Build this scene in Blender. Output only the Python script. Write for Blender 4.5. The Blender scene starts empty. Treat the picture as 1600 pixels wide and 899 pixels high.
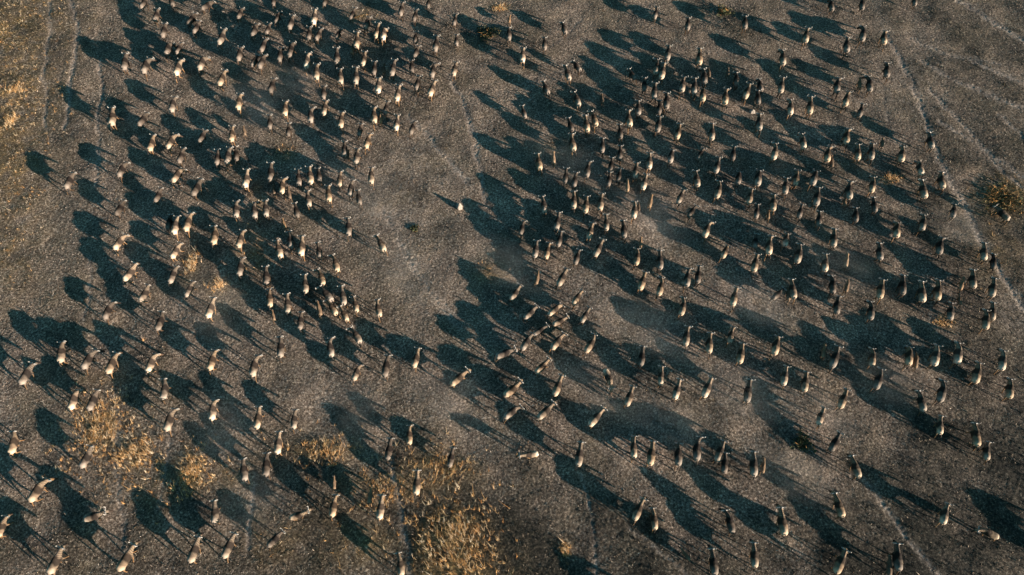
import bpy, bmesh, math, random
import numpy as np
from mathutils import Vector, Matrix

SC = bpy.context.scene
COL = SC.collection
R = math.radians

# ------------------------------------------------------------------ camera, sky, sun, exposure
F = 1067.0            # focal length in photograph pixels (1600 wide)
TILT = R(29.0)        # lens axis tilted this far from straight down
H = 54.0              # height of the aircraft above the plain
CX, CY = 800.0, 449.5
SUN_EL = R(9.8)
SUN_AZ = R(122.0)     # clockwise from +Y (the way the herd walks)

cam_d = bpy.data.cameras.new('camera')
cam = bpy.data.objects.new('camera', cam_d)
COL.objects.link(cam)
cam.location = (0, 0, H)
cam.rotation_euler = (TILT, 0, 0)
cam_d.sensor_width = 36.0
cam_d.lens = 36.0 * F / 1600.0
cam_d.clip_start = 0.5
cam_d.clip_end = 20000.0
SC.camera = cam

world = bpy.data.worlds.new('World')
SC.world = world
world.use_nodes = True
nt = world.node_tree
nt.nodes.clear()
sky = nt.nodes.new('ShaderNodeTexSky')
sky.sky_type = 'NISHITA'
sky.sun_disc = False
sky.sun_elevation = SUN_EL
sky.sun_rotation = SUN_AZ
bg = nt.nodes.new('ShaderNodeBackground')
bg.inputs['Strength'].default_value = 0.0668
wo = nt.nodes.new('ShaderNodeOutputWorld')
tint = nt.nodes.new('ShaderNodeMix')          # the whole sky leans to teal
tint.data_type = 'RGBA'; tint.blend_type = 'MULTIPLY'
tint.inputs[0].default_value = 1.0
tint.inputs[7].default_value = (0.33, 0.76, 0.82, 1)
nt.links.new(sky.outputs[0], tint.inputs[6])
nt.links.new(tint.outputs[2], bg.inputs[0])
nt.links.new(bg.outputs[0], wo.inputs[0])

sun_d = bpy.data.lights.new('sun', 'SUN')
sun_d.energy = 5.0
sun_d.angle = R(0.5)
sun_d.color = (1.0, 0.84, 0.70)
sun = bpy.data.objects.new('sun', sun_d)
COL.objects.link(sun)
sdir = Vector((math.sin(SUN_AZ) * math.cos(SUN_EL), math.cos(SUN_AZ) * math.cos(SUN_EL), math.sin(SUN_EL)))
sun.rotation_euler = sdir.to_track_quat('Z', 'Y').to_euler()
sun.location = sdir * 200

SC.view_settings.view_transform = 'Standard'
SC.view_settings.look = 'None'
SC.view_settings.exposure = 1.8
SC.view_settings.gamma = 1.0
SC.view_settings.use_curve_mapping = False

# ------------------------------------------------------------------ photograph <-> plain
ST, CT = math.sin(TILT), math.cos(TILT)

def at(px, py, z=0.0):
    """point of the plain (at height z) seen at photograph pixel px, py"""
    u, v = (px - CX) / F, (CY - py) / F
    d = (u, ST + v * CT, -CT + v * ST)
    k = (H - z) / -d[2]
    return Vector((d[0] * k, d[1] * k, z))

def to_px(x, y, z=0.0):
    dz = z - H
    depth = y * ST - dz * CT
    up = y * CT + dz * ST
    return CX + F * x / depth, CY - F * up / depth

# ------------------------------------------------------------------ helpers
def mesh_obj(name, me, parent=None):
    o = bpy.data.objects.new(name, me)
    COL.objects.link(o)
    if parent is not None:
        o.parent = parent
    return o

def tag(o, label=None, cat=None, group=None, kind=None):
    if label: o['label'] = label
    if cat: o['category'] = cat
    if group: o['group'] = group
    if kind: o['kind'] = kind
    return o

def np_mesh(name, V, polys_n, loops, smooth=False):
    """mesh from numpy: V (n,3), polygon vertex counts (one int), loops flat"""
    me = bpy.data.meshes.new(name)
    n = len(loops) // polys_n
    me.vertices.add(len(V)); me.loops.add(len(loops)); me.polygons.add(n)
    me.vertices.foreach_set('co', np.asarray(V, np.float32).ravel())
    me.loops.foreach_set('vertex_index', np.asarray(loops, np.int32))
    me.polygons.foreach_set('loop_start', np.arange(0, n * polys_n, polys_n, dtype=np.int32))
    if smooth:
        me.polygons.foreach_set('use_smooth', np.ones(n, bool))
    me.update(calc_edges=True)
    return me

def set_col(me, name, rgb):
    a = me.color_attributes.new(name, 'FLOAT_COLOR', 'POINT')
    c = np.ones((len(rgb), 4), np.float32)
    c[:, :3] = rgb
    a.data.foreach_set('color', c.ravel())

class NT:
    def __init__(self, name):
        self.m = bpy.data.materials.new(name)
        self.m.use_nodes = True
        self.t = self.m.node_tree
        self.b = self.t.nodes['Principled BSDF']
        self.b.inputs['Roughness'].default_value = 0.9
        self.b.inputs['Specular IOR Level'].default_value = 0.15
    def n(self, typ, **kw):
        nd = self.t.nodes.new(typ)
        for k, v in kw.items():
            setattr(nd, k, v)
        return nd
    def l(self, a, b):
        self.t.links.new(a, b)
    def noise(self, scale, detail=3.0, rough=0.6, vec=None):
        nd = self.n('ShaderNodeTexNoise')
        nd.inputs['Scale'].default_value = scale
        nd.inputs['Detail'].default_value = detail
        nd.inputs['Roughness'].default_value = rough
        if vec is not None: self.l(vec, nd.inputs['Vector'])
        return nd.outputs['Fac']
    def ramp(self, fac, stops):
        nd = self.n('ShaderNodeValToRGB')
        els = nd.color_ramp.elements
        while len(els) < len(stops): els.new(0.5)
        for e, (p, c) in zip(els, stops):
            e.position = p
            e.color = (c[0], c[1], c[2], 1) if not isinstance(c, float) else (c, c, c, 1)
        self.l(fac, nd.inputs[0])
        return nd.outputs[0]
    def mix(self, fac, a, b, mode='MIX'):
        nd = self.n('ShaderNodeMix', data_type='RGBA', blend_type=mode)
        for inp, v in ((nd.inputs[0], fac), (nd.inputs[6], a), (nd.inputs[7], b)):
            if isinstance(v, (float, int)): inp.default_value = v
            elif isinstance(v, tuple): inp.default_value = (v[0], v[1], v[2], 1)
            else: self.l(v, inp)
        return nd.outputs[2]
    def base(self, c): self.l(c, self.b.inputs['Base Color'])

# ------------------------------------------------------------------ the plain
rng = np.random.default_rng(7)
X0, X1, Y0, Y1, STEP = -70.0, 70.0, 1.0, 76.0, 0.11
nx, ny = int((X1 - X0) / STEP), int((Y1 - Y0) / STEP)
fx, fy = np.fft.fftfreq(nx, STEP)[None, :], np.fft.fftfreq(ny, STEP)[:, None]
FR = np.sqrt(fx * fx + fy * fy)

def field(lo, hi, power=0.0):
    """random field holding wavelengths lo..hi metres, unit spread"""
    w = rng.standard_normal((ny, nx))
    s = np.fft.fft2(w)
    fl = np.exp(-(FR * lo) ** 2 * 0.7) * (1 - np.exp(-(FR * hi) ** 2 * 0.7))
    if power: fl = fl * np.maximum(FR, 1e-3) ** (-power)
    z = np.fft.ifft2(s * fl).real
    return z / z.std()

gx = X0 + STEP * np.arange(nx)
gy = Y0 + STEP * np.arange(ny)
GX, GY = np.meshgrid(gx, gy)
dep = GY * ST + H * CT
PX, PY = CX + F * GX / dep, CY - F * (GY * CT - H * ST) / dep

def line_mask(pts, width, soft=1.0):
    """distance mask round a polyline given in photograph pixels; width in pixels"""
    m = np.zeros_like(PX)
    for (ax, ay), (bx, by) in zip(pts[:-1], pts[1:]):
        dx, dy = bx - ax, by - ay
        t = np.clip(((PX - ax) * dx + (PY - ay) * dy) / (dx * dx + dy * dy), 0, 1)
        d = np.hypot(PX - ax - t * dx, PY - ay - t * dy)
        m = np.maximum(m, np.exp(-(d / width) ** 2))
    return m

def blob(cx, cy, rx, ry, ang=0.0):
    c, s = math.cos(R(ang)), math.sin(R(ang))
    u, v = (PX - cx) * c + (PY - cy) * s, -(PX - cx) * s + (PY - cy) * c
    return np.exp(-(u / rx) ** 2 - (v / ry) ** 2)

big = field(6, 40)
mid = field(1.5, 6)
trail = np.zeros_like(PX)
wob = 1.8 * big
PXs, PYs = PX, PY
PX, PY = PX + 1.1 * mid + wob, PY + 1.0 * field(1.5, 6)
for pts, w, k in (
    ([(1385, 55), (1412, 100), (1440, 165), (1466, 240), (1490, 290), (1530, 370), (1572, 440), (1610, 500)], 5, 1.15),
    ([(1370, 0), (1390, 60)], 12, .35),
    ([(1342, 742), (1375, 780), (1410, 830), (1470, 905)], 4, .95),
    ([(1498, 0), (1540, 28), (1610, 70)], 3.4, 1.15),
    ([(1440, 95), (1500, 130), (1560, 155), (1610, 172)], 3.4, 1.05),
    ([(1520, 95), (1610, 135)], 3, .95),
    ([(1470, 190), (1540, 235), (1610, 285)], 3.4, 1.0),
    ([(700, 118), (722, 160), (742, 215), (750, 265), (752, 320)], 4.2, 1.15),
    ([(640, 185), (672, 215), (700, 250), (728, 285)], 5, 1.05),
    ([(600, 330), (640, 410), (668, 450), (720, 510)], 7, .85),
    ([(905, 740), (925, 800), (927, 850), (930, 905)], 3, .9),
    ([(606, 700), (622, 780), (632, 840), (640, 905)], 5, 1.0),
    ([(985, 825), (1030, 858), (1062, 885), (1080, 905)], 3, .6),
    ([(1000, 705), (1040, 760), (1100, 830)], 4, .35),
    ([(112, -5), (120, 45), (116, 95), (108, 142), (104, 200)], 3.6, 1.2),
    ([(76, -5), (78, 50), (66, 120), (70, 200)], 3.4, .9),
    ([(152, 95), (156, 160), (154, 230), (152, 290)], 3.5, 1.0),
    ([(142, 400), (136, 450), (128, 500)], 3.5, .7),
    ([(185, 640), (180, 720), (190, 800), (192, 905)], 5, .65),
    ([(395, 740), (392, 800), (388, 860)], 4, .95),
    ([(268, 540), (276, 480)], 3, .35),
    ([(1080, 455), (1110, 485), (1150, 510)], 4, .4),
    ([(1420, 60), (1480, 85), (1560, 100)], 3, .8),
    ([(1380, 150), (1400, 220), (1450, 290), (1520, 330)], 4, .4),
    ([(1560, 180), (1600, 215)], 3, .9), ([(1450, 140), (1500, 190), (1560, 260), (1610, 300)], 3, 1.0),
    ([(905, 30), (880, 60), (850, 80)], 3.5, .4), ([(560, 350), (600, 365), (620, 330)], 3, .3), ([(270, 650), (258, 740), (250, 800)], 4, .6),
    ([(985, 320), (1015, 350), (1030, 380)], 14, .5),
):
    trail = np.maximum(trail, k * line_mask(pts, w))
dust = np.zeros_like(PX)
for cx, cy, rx, ry, an, k in (
    (640, 250, 110, 60, 25, .5), (600, 330, 130, 60, 20, .55), (1010, 340, 70, 45, 30, .5), (930, 455, 90, 40, 30, .55),
    (1130, 620, 90, 50, 20, .45), (430, 590, 110, 70, 40, .35), (480, 620, 120, 40, 60, .35), (660, 440, 100, 50, 40, .45),
    (60, 600, 80, 50, 30, .25), (1050, 660, 60, 40, 20, .4), (1180, 480, 70, 40, 30, .5), (180, 330, 140, 90, 30, .3),
    (380, 180, 60, 40, 30, .4), (1400, 130, 60, 70, 60, .45), (1580, 490, 40, 30, 45, .5), (960, 700, 80, 40, 40, .35),
    (1430, 590, 60, 30, 25, .25), (1220, 740, 90, 40, 30, .25), (700, 650, 90, 40, 25, .3), (820, 720, 120, 50, 20, .2)):
    dust = np.maximum(dust, k * blob(cx, cy, rx, ry, an))
green = np.zeros_like(PX)  # darker, greener sward, plus lens vignette painted into right and bottom ground
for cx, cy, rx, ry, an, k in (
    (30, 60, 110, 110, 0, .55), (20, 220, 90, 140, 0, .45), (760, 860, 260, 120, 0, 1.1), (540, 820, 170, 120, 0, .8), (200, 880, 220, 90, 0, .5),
    (900, 830, 140, 100, 0, .7), (1540, 740, 260, 200, 0, .8), (1480, 890, 330, 150, 0, 1.0), (1640, 450, 230, 600, 0, .7), (800, 930, 700, 130, 0, .7), (1250, 880, 260, 120, 0, .7), (1600, 0, 260, 130, 0, .5), (1540, 100, 140, 120, 0, .5),  # broad right and bottom blobs carry the painted vignette darkening
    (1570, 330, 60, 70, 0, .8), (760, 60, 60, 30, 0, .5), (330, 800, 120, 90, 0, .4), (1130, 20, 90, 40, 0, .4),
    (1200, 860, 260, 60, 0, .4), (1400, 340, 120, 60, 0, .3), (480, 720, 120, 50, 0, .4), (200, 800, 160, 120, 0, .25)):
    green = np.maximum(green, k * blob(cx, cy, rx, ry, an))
gold = np.zeros_like(PX)
GOLD = ((155, 665, 34, 42, .9), (205, 710, 40, 34, .6), (300, 735, 26, 34, .9), (335, 745, 40, 22, .5), (510, 705, 46, 18, .7),
        (705, 840, 46, 44, 1.0), (725, 885, 34, 24, .9), (690, 735, 50, 30, .7), (600, 760, 70, 40, .5), (340, 445, 18, 14, .5),
        (300, 415, 12, 26, .5), (22, 140, 18, 8, .9), (18, 190, 16, 16, .9), (395, 395, 26, 34, .5), (1570, 308, 44, 26, 1.0),
        (445, 240, 20, 14, .6), (565, 25, 22, 10, .6), (780, 12, 16, 8, .7), (770, 425, 22, 14, .6), (860, 230, 30, 12, .35),
        (700, 890, 90, 50, .5), (560, 850, 60, 40, .4), (1475, 505, 16, 10, .6), (1567, 280, 20, 10, .5), (1395, 280, 16, 8, .6),
        (160, 590, 40, 16, .35), (250, 760, 40, 40, .4), (0, 40, 85, 90, .62), (0, 250, 75, 110, .6), (20, 140, 80, 90, .5), (0, 370, 60, 90, .45), (70, 30, 70, 60, .3), (430, 850, 50, 40, .35),
        (885, 860, 8, 14, .6), (1340, 420, 26, 14, .25), (1560, 390, 40, 40, .3), (405, 315, 14, 26, .5))
for cx, cy, rx, ry, k in GOLD:
    gold = np.maximum(gold, k * blob(cx, cy, rx, ry))
PX, PY = PXs, PYs
dust *= np.clip(.55 + .45 * field(.5, 3.0) + .25 * mid, 0, 1.4)
trail *= np.clip(.8 + .3 * field(.25, 1.2) + .15 * mid, .1, 1.25)
gold *= np.clip(1.0 + 0.35 * mid, 0.2, 1.5)
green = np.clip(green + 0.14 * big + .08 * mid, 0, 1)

lump = field(0.16, 0.55)
lump2 = field(0.35, 1.3)
rough_k = np.clip(1.0 - 0.75 * trail - 0.55 * dust + 0.35 * green, 0.25, 1.5)
GZ = (0.0065 * lump + 0.004 * lump2) * rough_k + 0.006 * mid + 0.035 * big - 0.055 * trail
edge = np.minimum(np.minimum(GX - X0, X1 - GX), np.minimum(GY - Y0, Y1 - GY))
taper = np.clip(edge / 6.0, 0, 1)
GZ *= taper

def ground_z(x, y):
    i = np.clip(((np.asarray(x) - X0) / STEP).astype(int), 0, nx - 1)
    j = np.clip(((np.asarray(y) - Y0) / STEP).astype(int), 0, ny - 1)
    return GZ[j, i]

far = np.array([3., 8., 20., 50., 120., 300., 800., 2000., 5000.])
xs = np.concatenate([X0 - far[::-1], gx, gx[-1] + far])
ys = np.concatenate([Y0 - far[::-1], gy, gy[-1] + far])
nf = len(far)
VX, VY = np.meshgrid(xs, ys)
def pad(a): return np.pad(a, nf, mode='edge')
VZ = np.pad(GZ, nf)
idx = np.arange(VX.size).reshape(VX.shape)
quads = np.stack([idx[:-1, :-1], idx[:-1, 1:], idx[1:, 1:], idx[1:, :-1]], -1).reshape(-1, 4)
gme = np_mesh('ground', np.stack([VX, VY, VZ], -1).reshape(-1, 3), 4, quads.ravel(), True)
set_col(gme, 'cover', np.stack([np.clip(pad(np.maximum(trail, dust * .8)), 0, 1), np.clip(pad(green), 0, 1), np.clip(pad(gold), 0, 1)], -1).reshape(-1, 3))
ground = tag(mesh_obj('ground', gme), kind='structure')

g = NT('dry plain soil and stubble')
tc = g.n('ShaderNodeTexCoord').outputs['Object']
at_n = g.n('ShaderNodeAttribute', attribute_name='cover')
sep = g.n('ShaderNodeSeparateColor')
g.l(at_n.outputs['Color'], sep.inputs[0])
speck = g.noise(5.6, 4.0, 0.8, tc)
fine = g.noise(17.0, 2.0, 0.7, tc)
patch = g.noise(0.22, 4.0, 0.6, tc)
soil = g.ramp(speck, [(0.37, (.036, .026, .020)), (0.46, (.122, .091, .071)), (0.56, (.245, .187, .149)), (0.66, (.62, .495, .40))])
soil2 = g.ramp(speck, [(0.37, (.026, .020, .014)), (0.47, (.086, .067, .049)), (0.57, (.165, .131, .099)), (0.67, (.46, .375, .29))])
c = g.mix(g.ramp(patch, [(0.38, 0.0), (0.62, 1.0)]), soil, soil2)
gr_vignette = g.ramp(speck, [(0.34, (.007, .007, .0055)), (0.48, (.024, .0215, .017)), (0.60, (.062, .053, .041)), (0.70, (.27, .22, .175))])
c = g.mix(sep.outputs[1], c, gr_vignette)  # dark sward colour, also painting the vignette along right and bottom
go = g.ramp(speck, [(0.34, (.05, .033, .015)), (0.52, (.17, .11, .05)), (0.70, (.42, .29, .13))])
c = g.mix(sep.outputs[2], c, go)
tr = g.ramp(speck, [(0.36, (.085, .066, .055)), (0.48, (.20, .162, .138)), (0.57, (.31, .258, .222)), (0.68, (.60, .50, .43))])
c = g.mix(sep.outputs[0], c, tr)
c = g.mix(0.6, c, g.ramp(fine, [(0.38, 0.25), (0.62, 1.15)]), 'MULTIPLY')
c = g.mix(1.0, c, g.ramp(g.noise(0.40, 6.0, 0.68, tc), [(0.32, (.52, .53, .54)), (0.5, (1.0, .99, .97)), (0.68, (1.45, 1.38, 1.28))]), 'MULTIPLY')
g.base(c)
bp = g.n('ShaderNodeBump')
bp.inputs['Strength'].default_value = 0.6
bp.inputs['Distance'].default_value = 0.035
g.l(g.noise(16.0, 3.0, 0.75, tc), bp.inputs['Height'])
g.l(bp.outputs[0], g.b.inputs['Normal'])
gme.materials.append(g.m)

# ------------------------------------------------------------------ grass: short stubble everywhere, taller dry grass in clumps
gm = NT('dry grass blades')
ga = gm.n('ShaderNodeAttribute', attribute_name='blade')
gm.base(ga.outputs['Color'])

def blades(P, n_each, h_lo, h_hi, w, lean, cols, spread, seed, wind=None):
    """triangular blades in tufts at points P (n,2); returns V, tri loops, colours"""
    r = np.random.default_rng(seed)
    n = len(P)
    B = np.repeat(P, n_each, 0) + r.normal(0, 1, (n * n_each, 2)) * np.repeat(np.broadcast_to(spread, (n,)), n_each)[:, None]
    m = len(B)
    z = ground_z(B[:, 0], B[:, 1]) - 0.01
    a = r.uniform(0, 2 * np.pi, m)
    h = r.uniform(h_lo, h_hi, m) * np.repeat(r.uniform(.6, 1.2, n), n_each)
    ln = np.abs(r.normal(0, lean, m)) * h
    b = r.uniform(0, 2 * np.pi, m) if wind is None else r.normal(wind, .55, m)
    wv = np.stack([np.cos(a), np.sin(a)], -1) * (w * r.uniform(.6, 1.4, m))[:, None]
    V = np.zeros((m, 3, 3))
    V[:, 0, :2] = B - wv; V[:, 1, :2] = B + wv
    V[:, 0, 2] = V[:, 1, 2] = z
    V[:, 2, :2] = B + np.stack([np.cos(b), np.sin(b)], -1) * ln[:, None]
    V[:, 2, 2] = z + h
    ci = np.repeat(r.integers(0, len(cols), n), n_each)
    ci = np.where(r.random(m) < .35, r.integers(0, len(cols), m), ci)
    C = np.asarray(cols)[ci] * r.uniform(.7, 1.25, m)[:, None]
    return V.reshape(-1, 3), np.arange(3 * m), np.repeat(C, 3, 0)

def grass_obj(name, parts):
    off, Vs, Ls, Cs = 0, [], [], []
    for V, L, Cc in parts:
        Vs.append(V); Ls.append(L + off); Cs.append(Cc); off += len(V)
    me = np_mesh(name, np.concatenate(Vs), 3, np.concatenate(Ls))
    set_col(me, 'blade', np.concatenate(Cs))
    me.materials.append(gm.m)
    return mesh_obj(name, me)

STRAW = [(.36, .28, .22), (.26, .195, .15), (.46, .38, .31), (.19, .14, .11), (.58, .49, .41)]
OLIVE = [(.044, .040, .029), (.065, .055, .039), (.115, .090, .066), (.29, .23, .175), (.034, .034, .024)]
STRAWC = [(.50, .35, .19), (.60, .46, .30), (.32, .20, .095), (.64, .52, .37), (.18, .115, .06)]
GOLDC = [(.46, .235, .085), (.55, .31, .125), (.29, .14, .05), (.58, .38, .19), (.15, .085, .038)]
def scatter(n, seed, dens):
    r = np.random.default_rng(seed)
    x, y = r.uniform(X0, X1, n), r.uniform(Y0 + 3, Y1, n)
    i = np.clip(((x - X0) / STEP).astype(int), 0, nx - 1); j = np.clip(((y - Y0) / STEP).astype(int), 0, ny - 1)
    px, py = PX[j, i], PY[j, i]
    ok = (px > -60) & (px < 1660) & (py > -40) & (py < 960) & (r.random(n) < dens[j, i])
    return np.stack([x[ok], y[ok]], -1)
d0 = np.clip(0.75 - 0.9 * trail - 0.6 * dust + 0.15 * mid, 0.04, 1)
st = grass_obj('grass', [
    blades(scatter(150000, 11, d0 * np.clip(1 - 1.15 * green, 0, 1)), 7, .03, .08, .012, 1.5, STRAW, .06, 21),
    blades(scatter(70000, 12, (1 - .95 * np.clip(trail, 0, 1)) * np.clip(green * 1.2 - .2 + .1 * mid, 0, 1)), 6, .05, .20, .020, .7, OLIVE, .08, 22),
    blades(scatter(60000, 14, np.clip(.10 * (mid + big) + .02, 0, .22) + .015), 4, .04, .11, .013, .9, GOLDC[2:3] + STRAWC + OLIVE * 2, .05, 24),
    blades(scatter(90000, 13, (1 - .9 * np.clip(trail, 0, 1)) * np.clip(gold * .7 - .06, 0, 1)), 6, .10, .32, .010, .8, GOLDC + STRAWC, .08, 23)])
tag(st, label='short dry grass and stubble covering the whole plain', cat='grass', kind='stuff')

# the tall golden clumps, each a thing of its own
CLUMPS = [(155, 668, 2.0, 2.6, 'big golden clump of tall dry grass at the lower left edge of the herd'),
    (215, 708, 1.7, 1.4, 'pale dry grass clump right of the biggest clump at the lower left'),
    (300, 738, 1.2, 1.6, 'orange tinted tall grass clump left of a standing wildebeest, lower left'),
    (510, 706, 2.0, .9, 'low wide clump of straw grass in the gap at the lower middle'),
    (708, 838, 2.4, 2.2, 'largest golden grass clump, near the bottom middle of the photo'),
    (724, 884, 1.8, 1.2, 'golden grass clump cut by the bottom edge, below the largest clump'),
    (688, 735, 1.7, 1.2, 'thin rusty grass clump above the largest clump at the bottom middle'),
    (342, 446, 1.0, .8, 'small fan of straw grass beside a wildebeest in the left column'),
    (300, 415, .7, 1.5, 'narrow upright strip of dry grass inside the left column'),
    (24, 141, 1.2, .6, 'small pale grass clump at the left edge near the wheel ruts'),
    (18, 190, 1.0, 1.0, 'pale grass clump at the left edge, the lower of two there'),
    (1474, 505, .9, .6, 'small orange grass tuft left of three wildebeest at the right edge'),
    (782, 13, 1.0, .6, 'rusty grass tuft near the top edge above the bare gap'),
    (885, 862, .5, .7, 'lone golden stalks in the dark sward at the bottom middle'),
    (1396, 280, 1.0, .6, 'orange grass tuft among wildebeest below the right hand trail'),
    (602, 770, 1.6, 1.2, 'brown loose grass clump between walking wildebeest at the bottom middle')]
for k, (px, py, rx, ry, lab) in enumerate(CLUMPS):
    c0 = at(px, py)
    r = np.random.default_rng(500 + k)
    n = int((75 if rx > 1.1 else 50) * rx * ry) + 10
    if k in (4, 5, 6, 15): rx, ry, n = rx * 1.15, ry * 1.15, int(n * .8)
    q = r.normal(0, 1, (n, 2)) * (rx, ry) * r.choice([.4, .65, 1.05] if rx > 1.15 else [.35, .4, .45], (n, 1), p=[.35, .4, .25])
    o = grass_obj('dry_grass_clump', [blades(q + np.array(c0[:2]), 8, .10, .44, .011, 1.0, STRAWC + GOLDC if k in (0, 1, 4, 7, 8, 9, 10) else GOLDC + STRAWC[:2], .05, 700 + k, 2.0 if k % 3 else 1.1)])
    o.data.transform(Matrix.Translation((-c0.x, -c0.y, 0)))
    o.location = (c0.x, c0.y, 0)
    tag(o, lab, 'grass clump', 'tall dry grass clumps')

leafm = NT('dark shrub leaves')
leafm.base(leafm.n('ShaderNodeAttribute', attribute_name='blade').outputs['Color'])
twigm = NT('dry twigs')
twigm.base(twigm.ramp(twigm.noise(20.0), [(0.35, (.20, .10, .035)), (0.65, (.42, .24, .10))]))

def shrub(px, py, rad, hgt, lab, twigs, seed, mixp=(.34, .28, .2, .1, .08)):
    r = np.random.default_rng(seed)
    c0 = at(px, py)
    e = bpy.data.objects.new('low_shrub', None); COL.objects.link(e)
    e.location = (c0.x, c0.y, float(ground_z(c0.x, c0.y)))
    n = int((420 if rad < 2 else 150) * rad * rad) + 60
    p = r.normal(0, 1, (n, 3)); p /= np.linalg.norm(p, axis=1)[:, None]
    p *= (r.random(n) ** .45)[:, None] * (rad * (1 + .35 * np.sin(3 * np.arctan2(p[:, 1], p[:, 0]) + seed)))[:, None]
    p[:, 2] = np.abs(p[:, 2]) / rad * hgt
    d1, d2 = r.normal(0, .06, (n, 3)), r.normal(0, .06, (n, 3))
    V = np.stack([p - d1, p + d1, p + d2 * 1.6], 1).reshape(-1, 3)
    me = np_mesh('leaves', V, 3, np.arange(3 * n))
    cols = np.array([(.035, .042, .022), (.055, .06, .028), (.025, .03, .018), (.10, .085, .04), (.24, .12, .04)])[r.choice(5, n, p=mixp)]
    set_col(me, 'blade', np.repeat(cols, 3, 0)); me.materials.append(leafm.m)
    mesh_obj('leaves', me, e)
    bm = bmesh.new()
    for k in range(twigs):
        a, l = r.uniform(0, 6.28), r.uniform(.5, 1.1) * rad
        b = Vector((math.cos(a) * l, math.sin(a) * l, hgt * r.uniform(.7, 1.25)))
        m = b * .5 + Vector(r.normal(0, .06, 3))
        w = .012
        for u, v in ((Vector((0, 0, 0)), m), (m, b), (m, m + Vector(r.normal(0, .25, 3)) * rad + Vector((0, 0, .1)))):
            s = (v - u).cross(Vector((.3, .2, 1))).normalized() * w; t = (v - u).cross(s).normalized() * w
            A = [bm.verts.new(u + q) for q in (s, t - s * .5, -t - s * .5)]; tp = bm.verts.new(v)
            for i in range(3): bm.faces.new((A[i], A[(i + 1) % 3], tp))
    tm = bpy.data.meshes.new('twigs'); bm.to_mesh(tm); bm.free(); tm.materials.append(twigm.m)
    mesh_obj('twigs', tm, e)
    tag(e, lab, 'shrub', 'low shrubs on the plain')

shrub(762, 54, 1.25, .8, 'dark low shrub with bare orange twigs near the top edge, left of the right herd', 12, 1)
shrub(1131, 19, 1.0, .7, 'round dark shrub at the top edge above the right herd', 5, 2)
shrub(1566, 312, 2.2, .32, 'wide low shrub with rusty leaves at the right edge of the photo', 34, 3, (.12, .12, .1, .3, .36))
shrub(1253, 692, .9, .6, 'small dark shrub with brown twigs among the lower right wildebeest', 7, 4)
shrub(648, 358, .45, .14, 'tiny dark green bush alone on the bare gap', 2, 5)

stone_m = NT('pale limestone')
stone_m.base(stone_m.ramp(stone_m.noise(12.0, 4.0), [(0.35, (.14, .12, .10)), (0.65, (.30, .26, .22))]))
for k, (px, py, sc, lab) in enumerate(((718, 324, (.30, .34, .62), 'upright pale stone standing alone on the bare gap between the herds'),
                                      (1175, 175, (.34, .30, .26), 'low pale stone lying among wildebeest of the upper right herd'))):
    bm = bmesh.new()
    bmesh.ops.create_icosphere(bm, subdivisions=3, radius=1.0)
    r = random.Random(k)
    for v in bm.verts:
        q = v.co * 2.3
        v.co *= 1 + .12 * math.sin(q.x * 2.1 + k) * math.cos(q.y * 1.7) + .09 * math.sin(q.z * 3.3 + q.x) + r.uniform(-.03, .03)
        v.co = Vector((v.co.x * sc[0] * (1 - .25 * max(v.co.z, 0)), v.co.y * sc[1] * (1 - .25 * max(v.co.z, 0)), max(v.co.z, -.2) * sc[2]))
    me = bpy.data.meshes.new('stone'); bm.to_mesh(me); bm.free(); me.materials.append(stone_m.m)
    o = mesh_obj('stone', me); c0 = at(px, py); o.location = (c0.x, c0.y, float(ground_z(c0.x, c0.y)))
    tag(o, lab, 'stone')
# ------------------------------------------------------------------ wildebeest, facing +Y, origin on the ground under the barrel
def loft(bm, path, rad, n=12, ref=Vector((1, 0, 0)), caps=True):
    """closed tube through path; rad = (half width, half height) at each point"""
    rings = []
    P = [Vector(p) for p in path]
    for i, p in enumerate(P):
        t = (P[min(i + 1, len(P) - 1)] - P[max(i - 1, 0)]).normalized()
        s = (ref - t * ref.dot(t)).normalized()
        u = s.cross(t).normalized()
        a, b = rad[i] if isinstance(rad[i], tuple) else (rad[i], rad[i])
        rings.append([bm.verts.new(p + s * a * math.cos(2 * math.pi * k / n) + u * b * math.sin(2 * math.pi * k / n)) for k in range(n)])
    for r0, r1 in zip(rings[:-1], rings[1:]):
        for k in range(n):
            bm.faces.new((r0[k], r0[(k + 1) % n], r1[(k + 1) % n], r1[k]))
    if caps:
        for r, p, fl in ((rings[0], P[0], True), (rings[-1], P[-1], False)):
            c = bm.verts.new(p)
            for k in range(n):
                f = (r[(k + 1) % n], r[k], c) if fl else (r[k], r[(k + 1) % n], c)
                bm.faces.new(f)
    return rings

def bake(bm, voxel, decim=None, smooth_it=3):
    """fuse the pieces of bm into one continuous skin"""
    me = bpy.data.meshes.new('skin')
    bmesh.ops.recalc_face_normals(bm, faces=bm.faces[:])
    bm.to_mesh(me); bm.free()
    o = bpy.data.objects.new('skin', me)
    COL.objects.link(o)
    m = o.modifiers.new('r', 'REMESH'); m.mode = 'VOXEL'; m.voxel_size = voxel
    m = o.modifiers.new('s', 'SMOOTH'); m.factor = 0.5; m.iterations = smooth_it
    if decim:
        m = o.modifiers.new('d', 'DECIMATE'); m.ratio = decim
    dg = bpy.context.evaluated_depsgraph_get()
    out = bpy.data.meshes.new_from_object(o.evaluated_get(dg))
    bpy.data.objects.remove(o); bpy.data.meshes.remove(me)
    out.polygons.foreach_set('use_smooth', np.ones(len(out.polygons), bool))
    return out

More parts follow.
